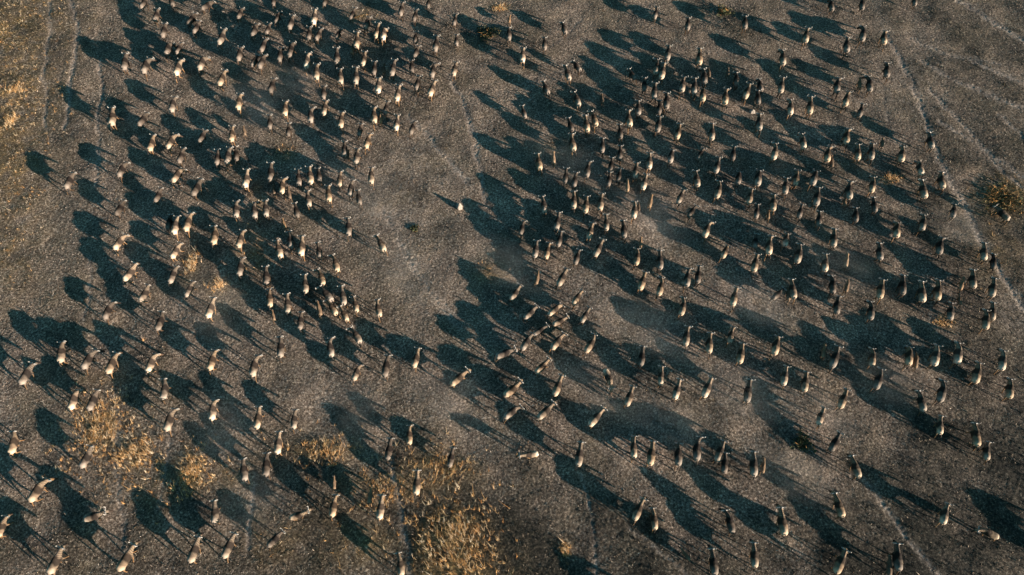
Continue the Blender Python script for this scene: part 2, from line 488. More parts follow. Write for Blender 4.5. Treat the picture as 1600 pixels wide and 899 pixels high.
def neck_line(turn, drop):
    """points from withers to muzzle; turn bends sideways (+ right), drop lowers the head"""
    base = [(.44, 1.01), (.60, 1.06), (.76, 1.12), (.92, 1.17), (1.03, 1.18), (1.14, 1.10), (1.25, .97), (1.34, .84), (1.385, .765)]
    out = []
    for k, (y, z) in enumerate(base):
        q = max(0.0, y - .5)
        out.append(Vector((math.sin(turn) * q * (0.4 + .6 * q), .5 + (y - .5) * (1 - .25 * q * abs(math.sin(turn))) if q else y, z - drop * q * 1.1)))
    return out

def body_bmesh(phase, turn, drop, calf):
    bm = bmesh.new()
    N = neck_line(turn, drop)
    slim = .98 if calf else 1.17
    trunk = [((0, -.735, .99), (.05, .07)), ((0, -.70, .965), (.145, .17)), ((0, -.61, .935), (.205, .245)), ((0, -.42, .925), (.235, .275)),
             ((0, -.16, .915), (.268, .29)), ((0, .10, .925), (.262, .325)), ((0, .30, .965), (.222, .36)), ((N[0].x, N[0].y, N[0].z), (.178, .325)),
             ((N[1].x, N[1].y, N[1].z), (.135, .25)), ((N[2].x, N[2].y, N[2].z), (.103, .19)), ((N[3].x, N[3].y, N[3].z), (.088, .15)),
             ((N[4].x, N[4].y, N[4].z), (.095, .125)), ((N[5].x, N[5].y, N[5].z), (.092, .115)), ((N[6].x, N[6].y, N[6].z), (.075, .092)),
             ((N[7].x, N[7].y, N[7].z), (.07, .075)), ((N[8].x, N[8].y, N[8].z), (.05, .05))]
    loft(bm, [p for p, r in trunk], [(r[0] * slim * (1.3 if i > 8 else 1.1 if i > 7 else 1.0), r[1] * (slim * .89 if not calf else .86)) for i, (p, r) in enumerate(trunk)], 16)
    # withers hump and hip bones
    loft(bm, [(0, .0, 1.17), (0, .22, 1.245), (0, .42, 1.24), (0, .58, 1.19)], [(.06, .06), (.09, .09), (.09, .09), (.05, .06)], 10)
    pol = N[4]
    for s in (-1, 1):
        ear0 = pol + Vector((.07 * s, -.03, .02))
        loft(bm, [ear0, ear0 + Vector((.10 * s, -.05, -.03)), ear0 + Vector((.18 * s, -.09, -.07))], [.032, .038, .014], 8, Vector((0, 1, 0)))
        # buttock and shoulder muscle run into the legs
        for front in (0, 1):
            ph = phase + (0 if s < 0 else math.pi) + (math.pi / 2 if front else 0)
            sw = math.sin(ph) * R(23)
            lift = max(0.0, math.cos(ph)) * .09
            if front:
                J = [(.14, .38, .95), (.155, .37, .70), (.15, .38, .44), (.14, .37, .14), (.14, .385, .055), (.14, .42, .0)]
                rr = [(.085, .17), (.072, .105), (.043, .05), (.032, .035), (.042, .045), (.045, .06)]
                hip = Vector((.14, .38, .90))
            else:
                J = [(.135, -.52, .95), (.15, -.46, .72), (.145, -.62, .45), (.14, -.60, .15), (.14, -.585, .055), (.14, -.55, .0)]
                rr = [(.10, .20), (.088, .145), (.046, .06), (.034, .038), (.044, .046), (.046, .06)]
                hip = Vector((.14, -.50, .90))
            pts = []
            for j in J:
                v = Vector(j)
                if v.z < .9:
                    d = v - hip
                    a = sw * min(1.0, -d.z / .9 * 1.15)
                    v = hip + Vector((d.x, d.y * math.cos(a) - d.z * math.sin(a), d.y * math.sin(a) + d.z * math.cos(a)))
                pts.append(v)
            k = (hip.z - lift) / (hip.z - pts[-1].z)
            pts = [Vector((p.x * s, p.y, hip.z + (p.z - hip.z) * k if p.z < hip.z else p.z)) for p in pts]
            loft(bm, pts, rr, 10, Vector((1, 0, 0)))
    return bm, N

def paint_body(me, N, calf, seed):
    n = len(me.vertices)
    co = np.zeros(n * 3, np.float32); me.vertices.foreach_get('co', co); co = co.reshape(-1, 3)
    x, y, z = co.T
    r = np.random.default_rng(seed)
    if calf:
        base, fore, band, leg, face = (.15, .105, .072), (.165, .11, .07), (.09, .062, .042), (.17, .115, .07), (.05, .035, .026)
    else:
        base, fore, band, leg, face = (.145, .112, .086), (.18, .142, .108), (.020, .016, .014), (.15, .092, .05), (.045, .034, .028)
    C = np.tile(np.array(base), (n, 1))
    def blend(m, c): return C * (1 - m[:, None]) + np.array(c) * m[:, None]
    wob = .05 * np.sin(z * 11 + seed) + .04 * np.sin(x * 17 + seed * 2)
    C = blend(np.clip((y + wob - .34) / .2, 0, 1), fore)
    C = blend(np.clip((.33 - np.abs(y + wob - .17)) / .14, 0, 1) * np.clip((z - .6) / .15, 0, 1) * (.5 if calf else .95), band)
    if not calf:
        st = np.clip(np.sin(y * 48 + 2.2 * np.sin(z * 9 + seed)) * 2.0, 0, 1) * np.clip((y - .02) / .2, 0, 1) * np.clip((1.0 - y) / .2, 0, 1) * np.clip((z - .62) / .15, 0, 1)
        C = blend(st * .7, (.028, .022, .019))
    C = blend(np.clip((-.30 - y + wob) / .30, 0, 1) * np.clip((z - .62) / .2, 0, 1) * .9, (.22, .16, .11) if calf else (.42, .35, .285))
    C = blend(np.clip((.64 - z) / .12, 0, 1), leg)
    C = blend(np.clip((.07 - z) / .03, 0, 1), (.03, .026, .022))
    d = np.array([min((Vector(c) - N[k]).length for k in (6, 7, 8)) for c in co]) if n < 60000 else np.ones(n)
    C = blend(np.clip((.21 - d) / .08, 0, 1), face)
    set_col(me, 'coat', C)

hide = NT('wildebeest hide')
ca = hide.n('ShaderNodeAttribute', attribute_name='coat')
oi = hide.n('ShaderNodeObjectInfo')
htc = hide.n('ShaderNodeTexCoord').outputs['Object']
hc = hide.mix(0.6, ca.outputs['Color'], hide.ramp(hide.noise(9.0, 4.0, 0.65, htc), [(0.3, 0.55), (0.7, 1.0)]), 'MULTIPLY')
hc = hide.mix(1.0, hc, hide.ramp(oi.outputs['Random'], [(0.0, (.42, .41, .42)), (0.25, (.72, .72, .74)), (0.5, (1.0, .93, .85)), (0.75, (1.12, .98, .82)), (1.0, (1.5, 1.44, 1.38))]), 'MULTIPLY')
hide.base(hc)
hide.b.inputs['Roughness'].default_value = 0.8
hide.b.inputs['Specular IOR Level'].default_value = 0.06
hbp = hide.n('ShaderNodeBump')
hbp.inputs['Strength'].default_value = 0.5
hbp.inputs['Distance'].default_value = 0.02
hide.l(hide.noise(22.0, 3.0, 0.7, htc), hbp.inputs['Height'])
hide.l(hbp.outputs[0], hide.b.inputs['Normal'])

hair = NT('black mane and tail hair')
hair.base(hair.ramp(hair.noise(30.0, 2.0, 0.6, hair.n('ShaderNodeTexCoord').outputs['Object']), [(0.35, (.014, .012, .011)), (0.65, (.045, .038, .033))]))
hair.b.inputs['Roughness'].default_value = 0.7
hornm = NT('grey horn')
hornm.base(hornm.ramp(hornm.noise(14.0, 2.0, 0.6, hornm.n('ShaderNodeTexCoord').outputs['Object']), [(0.35, (.12, .108, .098)), (0.65, (.34, .31, .28))]))
hornm.b.inputs['Roughness'].default_value = 0.3
hornm.b.inputs['Specular IOR Level'].default_value = 0.5

def bm_mesh(bm, name, mat, smooth=True):
    bmesh.ops.recalc_face_normals(bm, faces=bm.faces[:])
    me = bpy.data.meshes.new(name)
    bm.to_mesh(me); bm.free()
    if smooth: me.polygons.foreach_set('use_smooth', np.ones(len(me.polygons), bool))
    me.materials.append(mat)
    return me

def horn_mesh(N, s, calf):
    bm = bmesh.new()
    p = N[4] + Vector((0, 0, .085))
    k = .45 if calf else 1.0
    Y = Vector((0, 1, 0))
    pts = [p + Vector((.035 * s, .0, 0)), p + Vector((.12 * s, .02, .0)) , p + Vector((.22 * s * (.7 if calf else 1), .03, -.035 * k)),
           p + Vector((.30 * s * k, .03, .005)), p + Vector((.335 * s * k, .015, .09 * k)), p + Vector((.31 * s * k, -.01, .19 * k)), p + Vector((.25 * s * k, -.03, .26 * k))]
    if calf:
        pts = [p + Vector((.05 * s, 0, -.01)), p + Vector((.085 * s, 0, .05)), p + Vector((.10 * s, -.01, .12)), p + Vector((.10 * s, -.02, .17))]
        loft(bm, pts, [.024, .02, .014, .005], 8, Y)
    else:
        loft(bm, pts, [.062, .058, .05, .045, .038, .03, .010], 8, Y)
    return bm_mesh(bm, 'horn', hornm.m)

def mane_mesh(N, calf):
    """ragged black fringe from the withers to the poll, hanging to both sides, and a beard below the throat"""
    bm = bmesh.new()
    r = random.Random(4)
    line = [Vector((0, .30, 1.30)), Vector((N[0].x, N[0].y, 1.30)), N[1] + Vector((0, 0, .24)), N[2] + Vector((0, 0, .185)), N[3] + Vector((0, 0, .15)), N[4] + Vector((0, .02, .12))]
    rings = loft(bm, line, [(.02, .02), (.035, .04), (.045, .05), (.05, .05), (.045, .045), (.03, .03)], 8)
    def lock(a, b, w):
        d = (b - a).normalized(); s = d.cross(Vector((0, 1, 0.3))).normalized() * w; u = d.cross(s).normalized() * w
        vs = [bm.verts.new(a + q) for q in (s, u, -s, -u)]; t = bm.verts.new(b)
        for i in range(4): bm.faces.new((vs[i], vs[(i + 1) % 4], t))
        bm.faces.new(vs[::-1])
    for i in range(44):
        q = r.uniform(0.6, 4.6); k = int(q); a = line[k].lerp(line[min(k + 1, 5)], q - k)
        sd = r.choice((-1, 1))
        lock(a, a + Vector((sd * r.uniform(.07, .13), r.uniform(-.09, .0), r.uniform(-.20, -.06))), .02)
    for i in range(22):
        q = r.uniform(1.0, 4.6); k = int(q); a = N[k].lerp(N[k + 1], q - k) - Vector((0, 0, .13 if k < 3 else .10))
        lock(a, a + Vector((r.uniform(-.03, .03), r.uniform(-.06, .02), r.uniform(-.24, -.12))), .022)
    return bm_mesh(bm, 'mane', hair.m, False)

def tail_mesh(sway, calf):
    bm = bmesh.new()
    k = .7 if calf else 1.0
    pts = [(0, -.70, 1.05), (.02 * sway, -.80, 1.0), (.10 * sway, -.86, .86), (.17 * sway, -.89, .70), (.20 * sway, -.90, .52), (.21 * sway, -.90, .36)]
    loft(bm, pts, [.035, .03, .028, .042 * k, .052 * k, .008], 8)
    return bm_mesh(bm, 'tail', hair.m)

VARIANTS = {}
def make_variant(key, phase, turn, drop, calf, sway):
    bm, N = body_bmesh(phase, turn, drop, calf)
    me = bake(bm, .026 if not calf else .03)
    me.name = 'body'
    paint_body(me, N, calf, int(phase * 10) + 3)
    me.materials.append(hide.m)
    parts = [('body', me), ('horn', horn_mesh(N, -1, calf)), ('horn', horn_mesh(N, 1, calf)), ('tail', tail_mesh(sway, calf))]
    if not calf: parts.insert(3, ('mane', mane_mesh(N, calf)))
    VARIANTS[key] = parts

ADULTS = [(0.2, 0.0, .10), (1.3, .12, .22), (2.4, -.15, .15), (3.4, .0, .35), (4.4, .30, .18), (5.4, -.30, .25), (0.8, .08, .30), (2.9, -.08, .05), (1.8, .65, .3), (3.9, -.6, .2), (5.0, .2, .85)]
for i, (ph, tu, dr) in enumerate(ADULTS):
    make_variant(('a', i), ph, tu, dr, False, (-1, .6, .2, -.5, 1, -.2, .9, -.8, .4, -.6, .1)[i])
for i, (ph, tu, dr) in enumerate([(0.5, .0, .1), (2.2, .15, .2), (4.0, -.15, .15)]):
    make_variant(('c', i), ph, tu, dr, True, (.5, -.5, .2)[i])
# ------------------------------------------------------------------ where each animal stands: poll x y, rump x y; c = calf
# (fifths of a photograph pixel, counted from the corner of a 240 x 180 piece of the photograph)
HERD = {
(0, 0): '1150 -30 1095 50; 990 395 955 525; 1165 440 1110 555',
(240, 0): '35 65 0 150; 120 -40 145 35; 470 5 372 62; 325 95 260 175; 360 160 305 240; 95 180 60 275; 130 315 90 415; 215 335 175 410; 220 440 165 570; 405 420 350 530; 560 225 505 330; 690 60 655 135; 560 545 505 650; 675 725 650 840; 165 750 130 860; 810 180 765 270; 905 190 875 255; 875 298 835 390; 870 425 820 520; 810 430 765 510; 685 360 655 460; 985 90 950 170; 1095 120 1055 215; 935 -40 930 30; 995 370 975 465; 1095 305 1055 430; 1205 410 1190 520; 940 610 905 710; 1030 785 1020 890',
(480, 0): '150 -30 125 30; 65 75 45 175; 375 65 335 140; 485 130 450 215; 25 210 5 300; 110 225 65 300; 560 185 535 285; 605 200 590 300; 255 230 225 295; 395 250 380 360; 355 345 345 410 c; 235 360 225 485; 455 400 430 500; 75 485 65 605; 255 530 258 640; 385 525 375 640; 530 480 515 570; 597 490 595 560 c; 685 460 655 570; 560 595 550 710; 815 465 815 555; 870 360 835 440; 850 245 840 325; 745 15 725 105; 855 75 830 150; 950 0 940 50; 1160 125 1145 185; 1020 275 995 385; 1165 275 1165 345; 1165 475 1140 575; 1000 485 970 590; 875 590 850 690; 1000 630 955 735; 720 660 695 770; 625 790 605 880; 130 665 120 760; 145 775 125 885',
(720, 0): '385 110 378 165 c; 375 205 375 300; 790 165 820 250; 655 285 655 375; 485 365 482 470; 875 475 935 545; 815 510 850 610; 640 630 685 720; 885 710 925 815; 1100 735 1110 805 c',
(960, 0): '335 60 315 135; 580 130 575 220; 1020 120 1022 215; 430 345 415 455; 665 355 670 485; 345 455 325 565; 390 485 370 600; 115 540 165 610; 700 520 710 640; 740 530 745 600 c; 890 530 892 580 c; 950 560 960 660; 1130 610 1155 700; 1060 650 1025 755; 1120 705 1130 800; 870 685 870 800; 695 665 695 775; 630 600 628 720; 540 595 530 705; 315 635 315 760; 235 610 235 700; 410 710 410 835; 355 785 350 880; 185 780 190 890',
(1200, 0): '485 -10 505 75; 735 -20 740 65; 1150 -40 1155 30; 305 200 300 315; 615 275 625 390; 755 195 745 300; 905 230 915 330; 115 375 125 490; 930 485 935 590; 545 585 545 710; 718 590 722 680 c; 790 590 805 700; 115 600 105 710; 625 710 610 815; 335 745 335 870; 180 770 182 880; 740 815 720 900',
(0, 160): '885 35 865 165; 1145 75 1075 165; 1200 255 1160 365; 980 465 920 570; 570 545 505 660; 970 770 900 870',
(240, 160): '165 240 105 350; 235 360 190 460; 225 500 145 610; 55 675 5 765; 400 215 350 300; 375 600 300 715; 615 185 600 290; 700 180 708 250 c; 505 370 485 475; 590 345 565 465; 640 345 640 440; 735 525 710 650; 910 100 900 195; 1055 170 1045 250; 920 470 905 600; 930 640 940 715 c; 1005 585 998 700; 1050 655 1060 745 c; 1130 525 1130 635; 1195 690 1212 800; 640 770 640 885; 780 775 785 890; 870 765 875 880; 1105 790 1120 890',
(480, 160): '25 30 20 140; 270 65 255 180; 515 30 522 145; 575 60 568 150 c; 710 100 690 205; 840 145 805 235; 420 165 400 250; 485 240 455 345; 290 295 288 405; 322 370 315 430 c; 395 355 378 470; 15 500 25 625; 88 520 92 610; 255 530 250 645; 500 500 495 620; 160 640 165 760; 345 600 330 715; 390 685 408 785',
(720, 160): '480 30 503 110; 840 125 872 215; 855 240 885 365; 970 100 992 215; 1025 60 1060 170; 1110 280 1105 380; 595 390 620 510; 725 370 725 470 c; 1000 455 985 570; 825 515 818 620; 900 545 885 650; 1185 430 1170 530; 1165 550 1155 640; 885 690 885 815; 905 700 915 780 c; 985 725 975 850; 1100 705 1090 830; 640 725 655 850',
(960, 160): '100 55 125 175; 355 100 340 215; 40 175 52 270; 50 340 42 440; 515 165 492 270; 765 165 765 280; 1130 80 1140 200; 455 350 438 460; 695 360 655 440; 275 385 275 505; 175 465 165 580; 45 520 30 610; 250 560 225 670; 103 600 103 690 c; 300 695 275 810 c; 165 770 155 890; 190 770 193 840 c; 540 680 500 780; 635 810 580 890; 635 525 655 645; 835 610 805 730; 820 430 795 540; 935 345 928 440; 980 520 970 630; 1135 500 1125 635; 1075 670 1055 780; 1120 815 1110 895',
(1200, 160): '270 235 290 345; 70 315 50 430; 620 190 620 310; 475 330 470 450; 495 400 505 495 c; 705 330 710 435; 815 315 815 430; 900 270 895 340 c; 1055 335 1050 450; 235 520 218 635; 385 505 355 630; 145 580 140 700; 395 660 380 795; 630 600 645 740; 605 730 605 805 c; 830 580 815 690; 825 750 845 845; 45 715 45 835; 265 800 245 895',
(1360, 160): '455 235 490 345; 375 440 410 555; 395 605 435 735; 540 535 575 660; 660 795 650 890; 980 805 1090 905',
(0, 320): '970 220 885 335; 1065 455 965 580; 1160 625 1090 745; 865 750 805 880',
(240, 320): '185 85 150 215; 130 75 105 180; 290 55 240 190; 205 295 135 405; 175 475 120 600; 305 600 250 710; 470 725 415 870; 490 160 460 295; 695 195 655 320; 685 410 660 540; 955 265 985 395; 1060 200 1068 325; 1160 235 1145 380; 1005 105 1025 180 c; 875 480 875 610; 900 655 905 785; 925 820 935 895 c; 1040 695 1045 835; 1180 550 1185 680',
(480, 320): '320 95 318 225; 540 235 600 350; 80 300 97 405; 205 385 232 510; 90 500 125 620; 95 630 190 745; 265 635 285 770; 365 730 385 830; 540 745 565 865; 80 750 100 860 c; 155 740 225 850; 265 810 310 900',
(720, 320): '485 150 465 230; 770 55 745 185; 785 215 760 320; 595 275 578 400; 690 295 665 410; 1030 140 1000 255; 1135 80 1140 190; 1110 270 1050 390; 925 350 895 455; 830 490 765 620; 612 510 588 610 c; 465 630 390 730; 945 670 880 770; 790 765 690 855; 595 785 500 880',
(960, 320): '70 120 80 245; 210 245 208 320 c; 190 345 172 460; 355 355 362 490; 245 515 205 650; 385 565 350 695; 580 490 570 625; 665 480 655 600; 555 725 525 850; 955 640 930 775; 745 120 710 240; 890 305 850 405; 1110 235 1100 330; 1115 380 1095 510',
(1200, 320): '5 40 5 105 c; 405 55 400 160; 520 190 520 315; 690 20 695 120; 1015 110 1015 240; 870 295 885 420; 155 210 135 315; 15 235 12 375; 260 300 235 440; 455 380 455 505; 625 375 610 480 c; 510 550 515 680; 635 575 615 670 c; 110 665 45 725; 180 575 210 720; 160 640 165 740 c; 550 710 545 840; 895 575 880 720; 1055 550 1060 690; 815 755 810 885',
(1360, 320): '425 75 410 190; 550 245 545 375; 890 300 900 420; 970 390 970 490; 800 510 815 640; 735 565 710 655 c; 970 575 960 705; 400 595 420 745; 540 580 535 730; 640 760 635 885; 695 690 708 775 c; 960 770 962 890',
(0, 480): '480 265 460 420; 735 320 640 470; 910 350 830 505; 255 430 150 590; 595 635 545 790; 755 645 685 795; 1205 350 1150 500',
(240, 480): '80 35 20 170; 475 330 430 480; 800 365 765 530; 995 225 985 380; 95 555 65 710; 145 780 90 955; 460 710 445 870; 825 775 800 940; 1097 805 1088 940; 1150 40 1138 165',
(480, 480): '165 235 185 375; 345 150 410 270; 630 365 600 530; 405 440 360 560; 870 320 830 460',
(720, 480): '60 480 -75 595; 1000 15 945 110; 835 75 725 130; 665 150 570 210; 555 200 480 325; 430 320 280 380; 805 195 715 315; 1060 215 980 340; 690 405 590 505; 790 530 735 680; 480 575 345 685; 465 755 345 855; 730 745 610 860; 1120 785 1010 915; 1190 620 1130 485',
(960, 480): '225 310 210 450; 370 465 365 600; 145 615 100 760; 510 570 475 710; 765 540 705 690; 575 145 560 290; 748 195 745 345; 925 160 905 270; 1005 275 985 425; 1060 560 1040 730',
(1200, 480): '85 205 55 360; 145 460 125 600; 300 505 290 650; 555 300 505 460; 445 290 435 390 c; 830 325 820 450; 1115 290 1110 440; 1170 355 1160 465 c; 900 475 855 625; 625 635 575 775; 440 785 400 910',
(1360, 480): '915 20 910 160; 535 285 515 440; 700 270 690 430; 1050 335 1035 480; 855 425 830 580; 590 570 555 725; 385 650 425 805; 1100 555 1100 700; 545 855 550 985',
(0, 640): '120 165 75 335; 710 285 625 445; 345 525 225 710; 820 795 655 855; 35 840 -30 990; 485 1075 375 1275; 1050 1045 920 1250',
(240, 640): '980 175 960 335; 880 335 870 510; 690 385 705 545; 475 715 470 880; 1190 800 1065 845',
(480, 640): '650 220 625 385; 795 150 797 265; 1130 335 1110 440; 862 475 850 655; 210 520 205 620 c; 215 670 190 830; 500 590 480 725 c; 580 665 560 845',
(720, 640): '475 355 600 345; 940 250 920 430',
(960, 640): '150 205 160 365; 305 235 285 420; 505 245 505 425; 652 195 650 385; 860 240 805 395; 870 345 860 490; 1090 325 1095 510; 1175 375 1160 490 c; 225 695 160 855; 305 775 320 930; 885 780 930 955',
(1200, 640): '565 185 500 315; 660 360 720 520; 525 650 590 830; 100 755 140 970',
(1360, 640): '815 100 845 275; 915 270 920 385; 600 735 575 885; 855 920 1005 995',
(240, 720): '350 590 275 785; 625 560 540 750; 980 570 890 665',
(480, 720): '715 720 735 890',
(960, 720): '1095 640 1105 825; 765 685 790 885; 520 685 590 775 c',
(1200, 720): '610 690 540 870; 1005 640 1030 850; 950 740 955 890 c',
(1440, 720): '1215 560 1180 720; 1290 720 1260 880',
(960, 900): '140 130 110 270',
}
# ------------------------------------------------------------------ the herd, one animal at a time
rnd = random.Random(31)
ANIMALS = []
for (x0, y0), text in HERD.items():
    for e in text.split(';'):
        w = e.split()
        hx, hy, rx, ry = (float(q) / 5 for q in w[:4])
        ANIMALS.append(dict(h=(x0 + hx, y0 + hy), r=(x0 + rx, y0 + ry), calf=len(w) > 4))
for a in ANIMALS:
    a['p'] = to = at(a['r'][0], a['r'][1], 0)
    s = 0.68 if a['calf'] else 1.0
    hp, rp = at(*a['h'], 1.18 * s), at(*a['r'], 1.06 * s)
    d = (hp.xy - rp.xy)
    if a['calf']:
        s = min(.80, max(.56, d.length / 1.74))
    else:
        s = min(1.14, max(.84, (d.length / 1.74) ** .7))
    rp = at(*a['r'], 1.06 * s)
    f = d.normalized()
    o = rp.xy + f * .66 * s
    a.update(s=s, rot=math.atan2(-f.x, f.y), x=o.x, y=o.y, f=f, m=((a['h'][0] + a['r'][0]) / 2, (a['h'][1] + a['r'][1]) / 2))
    dp = o.y * ST + H * CT
    a['size'] = s / dp

# ---- what sets each animal apart: how it walks, what is beside it, where it is in the photo
LANDMARKS = [((718, 322), 'the upright pale stone', 70), ((1175, 175), 'the low pale stone', 26), ((155, 668), 'the big golden grass clump', 75),
             ((708, 838), 'the largest grass clump', 90), ((510, 706), 'the low wide straw clump', 50), ((762, 54), 'the shrub with orange twigs', 50),
             ((1131, 19), 'the round dark shrub', 45), ((1568, 318), 'the wide rusty shrub', 75), ((1253, 692), 'the small twiggy shrub', 60),
             ((342, 446), 'the fan of straw grass', 38), ((300, 415), 'the upright strip of grass', 34), ((1474, 505), 'the small orange tuft', 34),
             ((1396, 280), 'the orange grass tuft', 34), ((300, 738), 'the orange tinted clump', 60), ((602, 770), 'the brown grass clump', 45)]
SPECIAL = [((957, 604), 'dark wildebeest turned around to face down the photo, against the herd'),
           ((815, 711), 'wildebeest walking left across the bottom middle, alone in facing that way'),
           ((1531, 824), 'pale rumped wildebeest in deep shadow near the lower right corner, facing left'),
           ((1557, 323), 'dark wildebeest facing up left beside the wide rusty shrub at the right edge'),
           ((164, 799), 'wildebeest walking almost due right in a big shadow at the lower left'),
           ((478, 800), 'wildebeest head down facing right, below the straw clumps at lower left'),
           ((588, 367), 'wildebeest walking up left alone at the right rim of the left herd'),
           ((544, 339), 'lone wildebeest on pale ground at the right rim of the left herd'),
           ((732, 576), 'tan wildebeest heading right at the left tip of the lower middle group'),
           ((1332, 712), 'wildebeest facing up left at the head of the lower right pale trail'),
           ((1452, 208), 'wildebeest stepping on the upper right pale trail, outermost of the right herd'),
           ((1381, 46), 'wildebeest alone at the top of the right hand trail'),
           ((7, 808), 'wildebeest half cut by the left edge near the lower left corner')]

def way(a):
    d = math.degrees(math.atan2(a['h'][0] - a['r'][0], a['r'][1] - a['h'][1]))
    s = 'right' if d > 0 else 'left'
    if abs(d) < 6: return 'straight up'
    if abs(d) < 22: return 'slightly up ' + s
    if abs(d) < 62: return 'up ' + s
    return s if abs(d) < 120 else 'down ' + s

def side(dx, dy):
    return ('right of' if dx > 0 else 'left of') if abs(dx) > abs(dy) else ('below' if dy > 0 else 'above')

ROWS = [(40, 'along the top edge'), (100, 'near the top'), (190, 'in the upper quarter'), (290, 'a third down'), (390, 'above mid height'),
        (490, 'at mid height'), (590, 'below mid height'), (700, 'in the lower third'), (810, 'near the bottom'), (2000, 'along the bottom edge')]
COLS = [(75, 'left edge'), (200, 'far left'), (340, 'left'), (500, 'left of centre'), (680, 'just left of centre'), (840, 'centre'),
        (980, 'just right of centre'), (1140, 'right of centre'), (1300, 'right'), (1470, 'far right'), (3000, 'right edge')]
seen = {}
for a in ANIMALS:
    mx, my = a['m']
    noun = 'small calf' if a['calf'] else 'wildebeest'
    d1, k = min((math.hypot(b['m'][0] - mx, b['m'][1] - my), k) for k, b in enumerate(ANIMALS) if b is not a)
    b = ANIMALS[k]
    dx, dy = mx - b['m'][0], my - b['m'][1]
    where = next(t for v, t in ROWS if my < v) + ', ' + next(t for v, t in COLS if mx < v)
    mark = None
    for (lx, ly), nm, rad in LANDMARKS:
        if math.hypot(mx - lx, my - ly) < rad: mark = side(mx - lx, my - ly) + ' ' + nm
    other = 'a calf' if b['calf'] and not a['calf'] else 'an adult' if a['calf'] else 'another'
    if d1 < 26:
        rel = (('close right of ' if dx > 0 else 'close left of ') if abs(dx) > abs(dy) else ('close behind ' if dy > 0 else 'just ahead of ')) + other
    elif d1 > 46: rel = 'walking alone'
    else: rel = 'spaced from others'
    full = [f'{noun} heading {way(a)}, {mark}, {rel}', f'{noun} heading {way(a)}, {mark}', f'{noun} {mark}, {rel}'] if mark else \
           [f'{noun} heading {way(a)}, {rel}, {where}', f'{noun} {rel}, heading {way(a)}, {where.replace("in the ", "")}', f'{noun} heading {way(a)}, {where}']
    a['label'] = next(t for t in full if len(t.split()) <= 16)
    for (sx, sy), t in SPECIAL:
        if min(math.hypot(mx - sx, my - sy), math.hypot(a['h'][0] - sx, a['h'][1] - sy)) < 8 and not a['calf']: a['label'] = t
    seen.setdefault(a['label'], []).append(a)
ORD = {2: ('leftmost', 'rightmost'), 3: ('leftmost', 'middle', 'rightmost'), 4: ('leftmost', 'second leftmost', 'second rightmost', 'rightmost')}
for l, v in seen.items():
    if len(v) > 1:
        v.sort(key=lambda q: q['m'][0])
        for q, t in zip(v, ORD[len(v)]):
            q['label'] = t + ' ' + l
            for o, n in (('in the ', ''), ('near the top', 'near top'), ('near the bottom', 'near bottom'), ('along the ', 'at '), ('close left', 'left'), ('close right', 'right'), ('just ahead', 'ahead'), ('spaced from others', 'spaced out'), ('close behind', 'behind')):
                if len(q['label'].split()) > 16: q['label'] = q['label'].replace(o, n)
assert len({a['label'] for a in ANIMALS}) == len(ANIMALS)
for a in ANIMALS:
    assert len(a['label'].split()) <= 16, a['label']

adults = sorted((a for a in ANIMALS if not a['calf'] and a['m'][1] > 2), key=lambda a: -a['size'])
single = adults[:320]
rest = adults[320:] + [a for a in ANIMALS if not a['calf'] and a['m'][1] <= 2]
calves = [a for a in ANIMALS if a['calf']]

def place(a, key, name):
    e = bpy.data.objects.new(name, None)
    COL.objects.link(e)
    e.empty_display_size = .3
    e.location = (a['x'], a['y'], float(ground_z(a['x'], a['y'])) - .01)
    e.rotation_euler = (0, 0, a['rot'])
    e.scale = (a['s'],) * 3
    for nm, me in VARIANTS[key]:
        o = bpy.data.objects.new(nm, me)
        COL.objects.link(o)
        o.parent = e
    return e

for i, a in enumerate(single + calves):
    key = ('c', rnd.randrange(3)) if a['calf'] else ('a', rnd.randrange(len(ADULTS)))
    e = place(a, key, 'wildebeest_calf' if a['calf'] else 'wildebeest')
    tag(e, a['label'], 'calf' if a['calf'] else 'wildebeest',
        'calves walking with the herd' if a['calf'] else 'wildebeest walking in the herd')

# the animals past the first few hundred, farthest up the plain, joined into one mesh
LOW = {}
for k in range(4):
    bm, N = body_bmesh(*ADULTS[k], False)
    me = bake(bm, .04, .22, 2)
    paint_body(me, N, False, k)
    me.materials.append(hide.m)
    LOW[k] = [me] + [m for n, m in VARIANTS[('a', k)][1:]]
big_bm = bmesh.new()
lay = None
herd_me = bpy.data.meshes.new('wildebeest_herd')
VV, LL, MI, CC, off = [], [], [], [], 0
slots = [hide.m, hornm.m, hornm.m, hair.m, hair.m]
for a in rest:
    k = rnd.randrange(4)
    M = Matrix.Translation((a['x'], a['y'], float(ground_z(a['x'], a['y'])) - .01)) @ Matrix.Rotation(a['rot'], 4, 'Z') @ Matrix.Scale(a['s'], 4)
    M = np.array(M)
    shade = rnd.choice((.7, .9, 1.0, 1.15))
    for q, me in enumerate(LOW[k]):
        me.calc_loop_triangles()
        co = np.zeros(len(me.vertices) * 3, np.float32); me.vertices.foreach_get('co', co); co = co.reshape(-1, 3)
        tr = np.zeros(len(me.loop_triangles) * 3, np.int32); me.loop_triangles.foreach_get('vertices', tr)
        cc = np.ones((len(co), 3))
        if q == 0:
            buf = np.zeros(len(co) * 4, np.float32); me.color_attributes['coat'].data.foreach_get('color', buf)
            cc = buf.reshape(-1, 4)[:, :3] * shade
        VV.append(co @ M[:3, :3].T + M[:3, 3]); LL.append(tr + off); CC.append(cc)
        MI.append(np.full(len(tr) // 3, (0, 1, 1, 2, 2)[q], np.int32)); off += len(co)
hm = np_mesh('wildebeest_herd', np.concatenate(VV), 3, np.concatenate(LL), True)
set_col(hm, 'coat', np.concatenate(CC))
for m in (hide.m, hornm.m, hair.m): hm.materials.append(m)
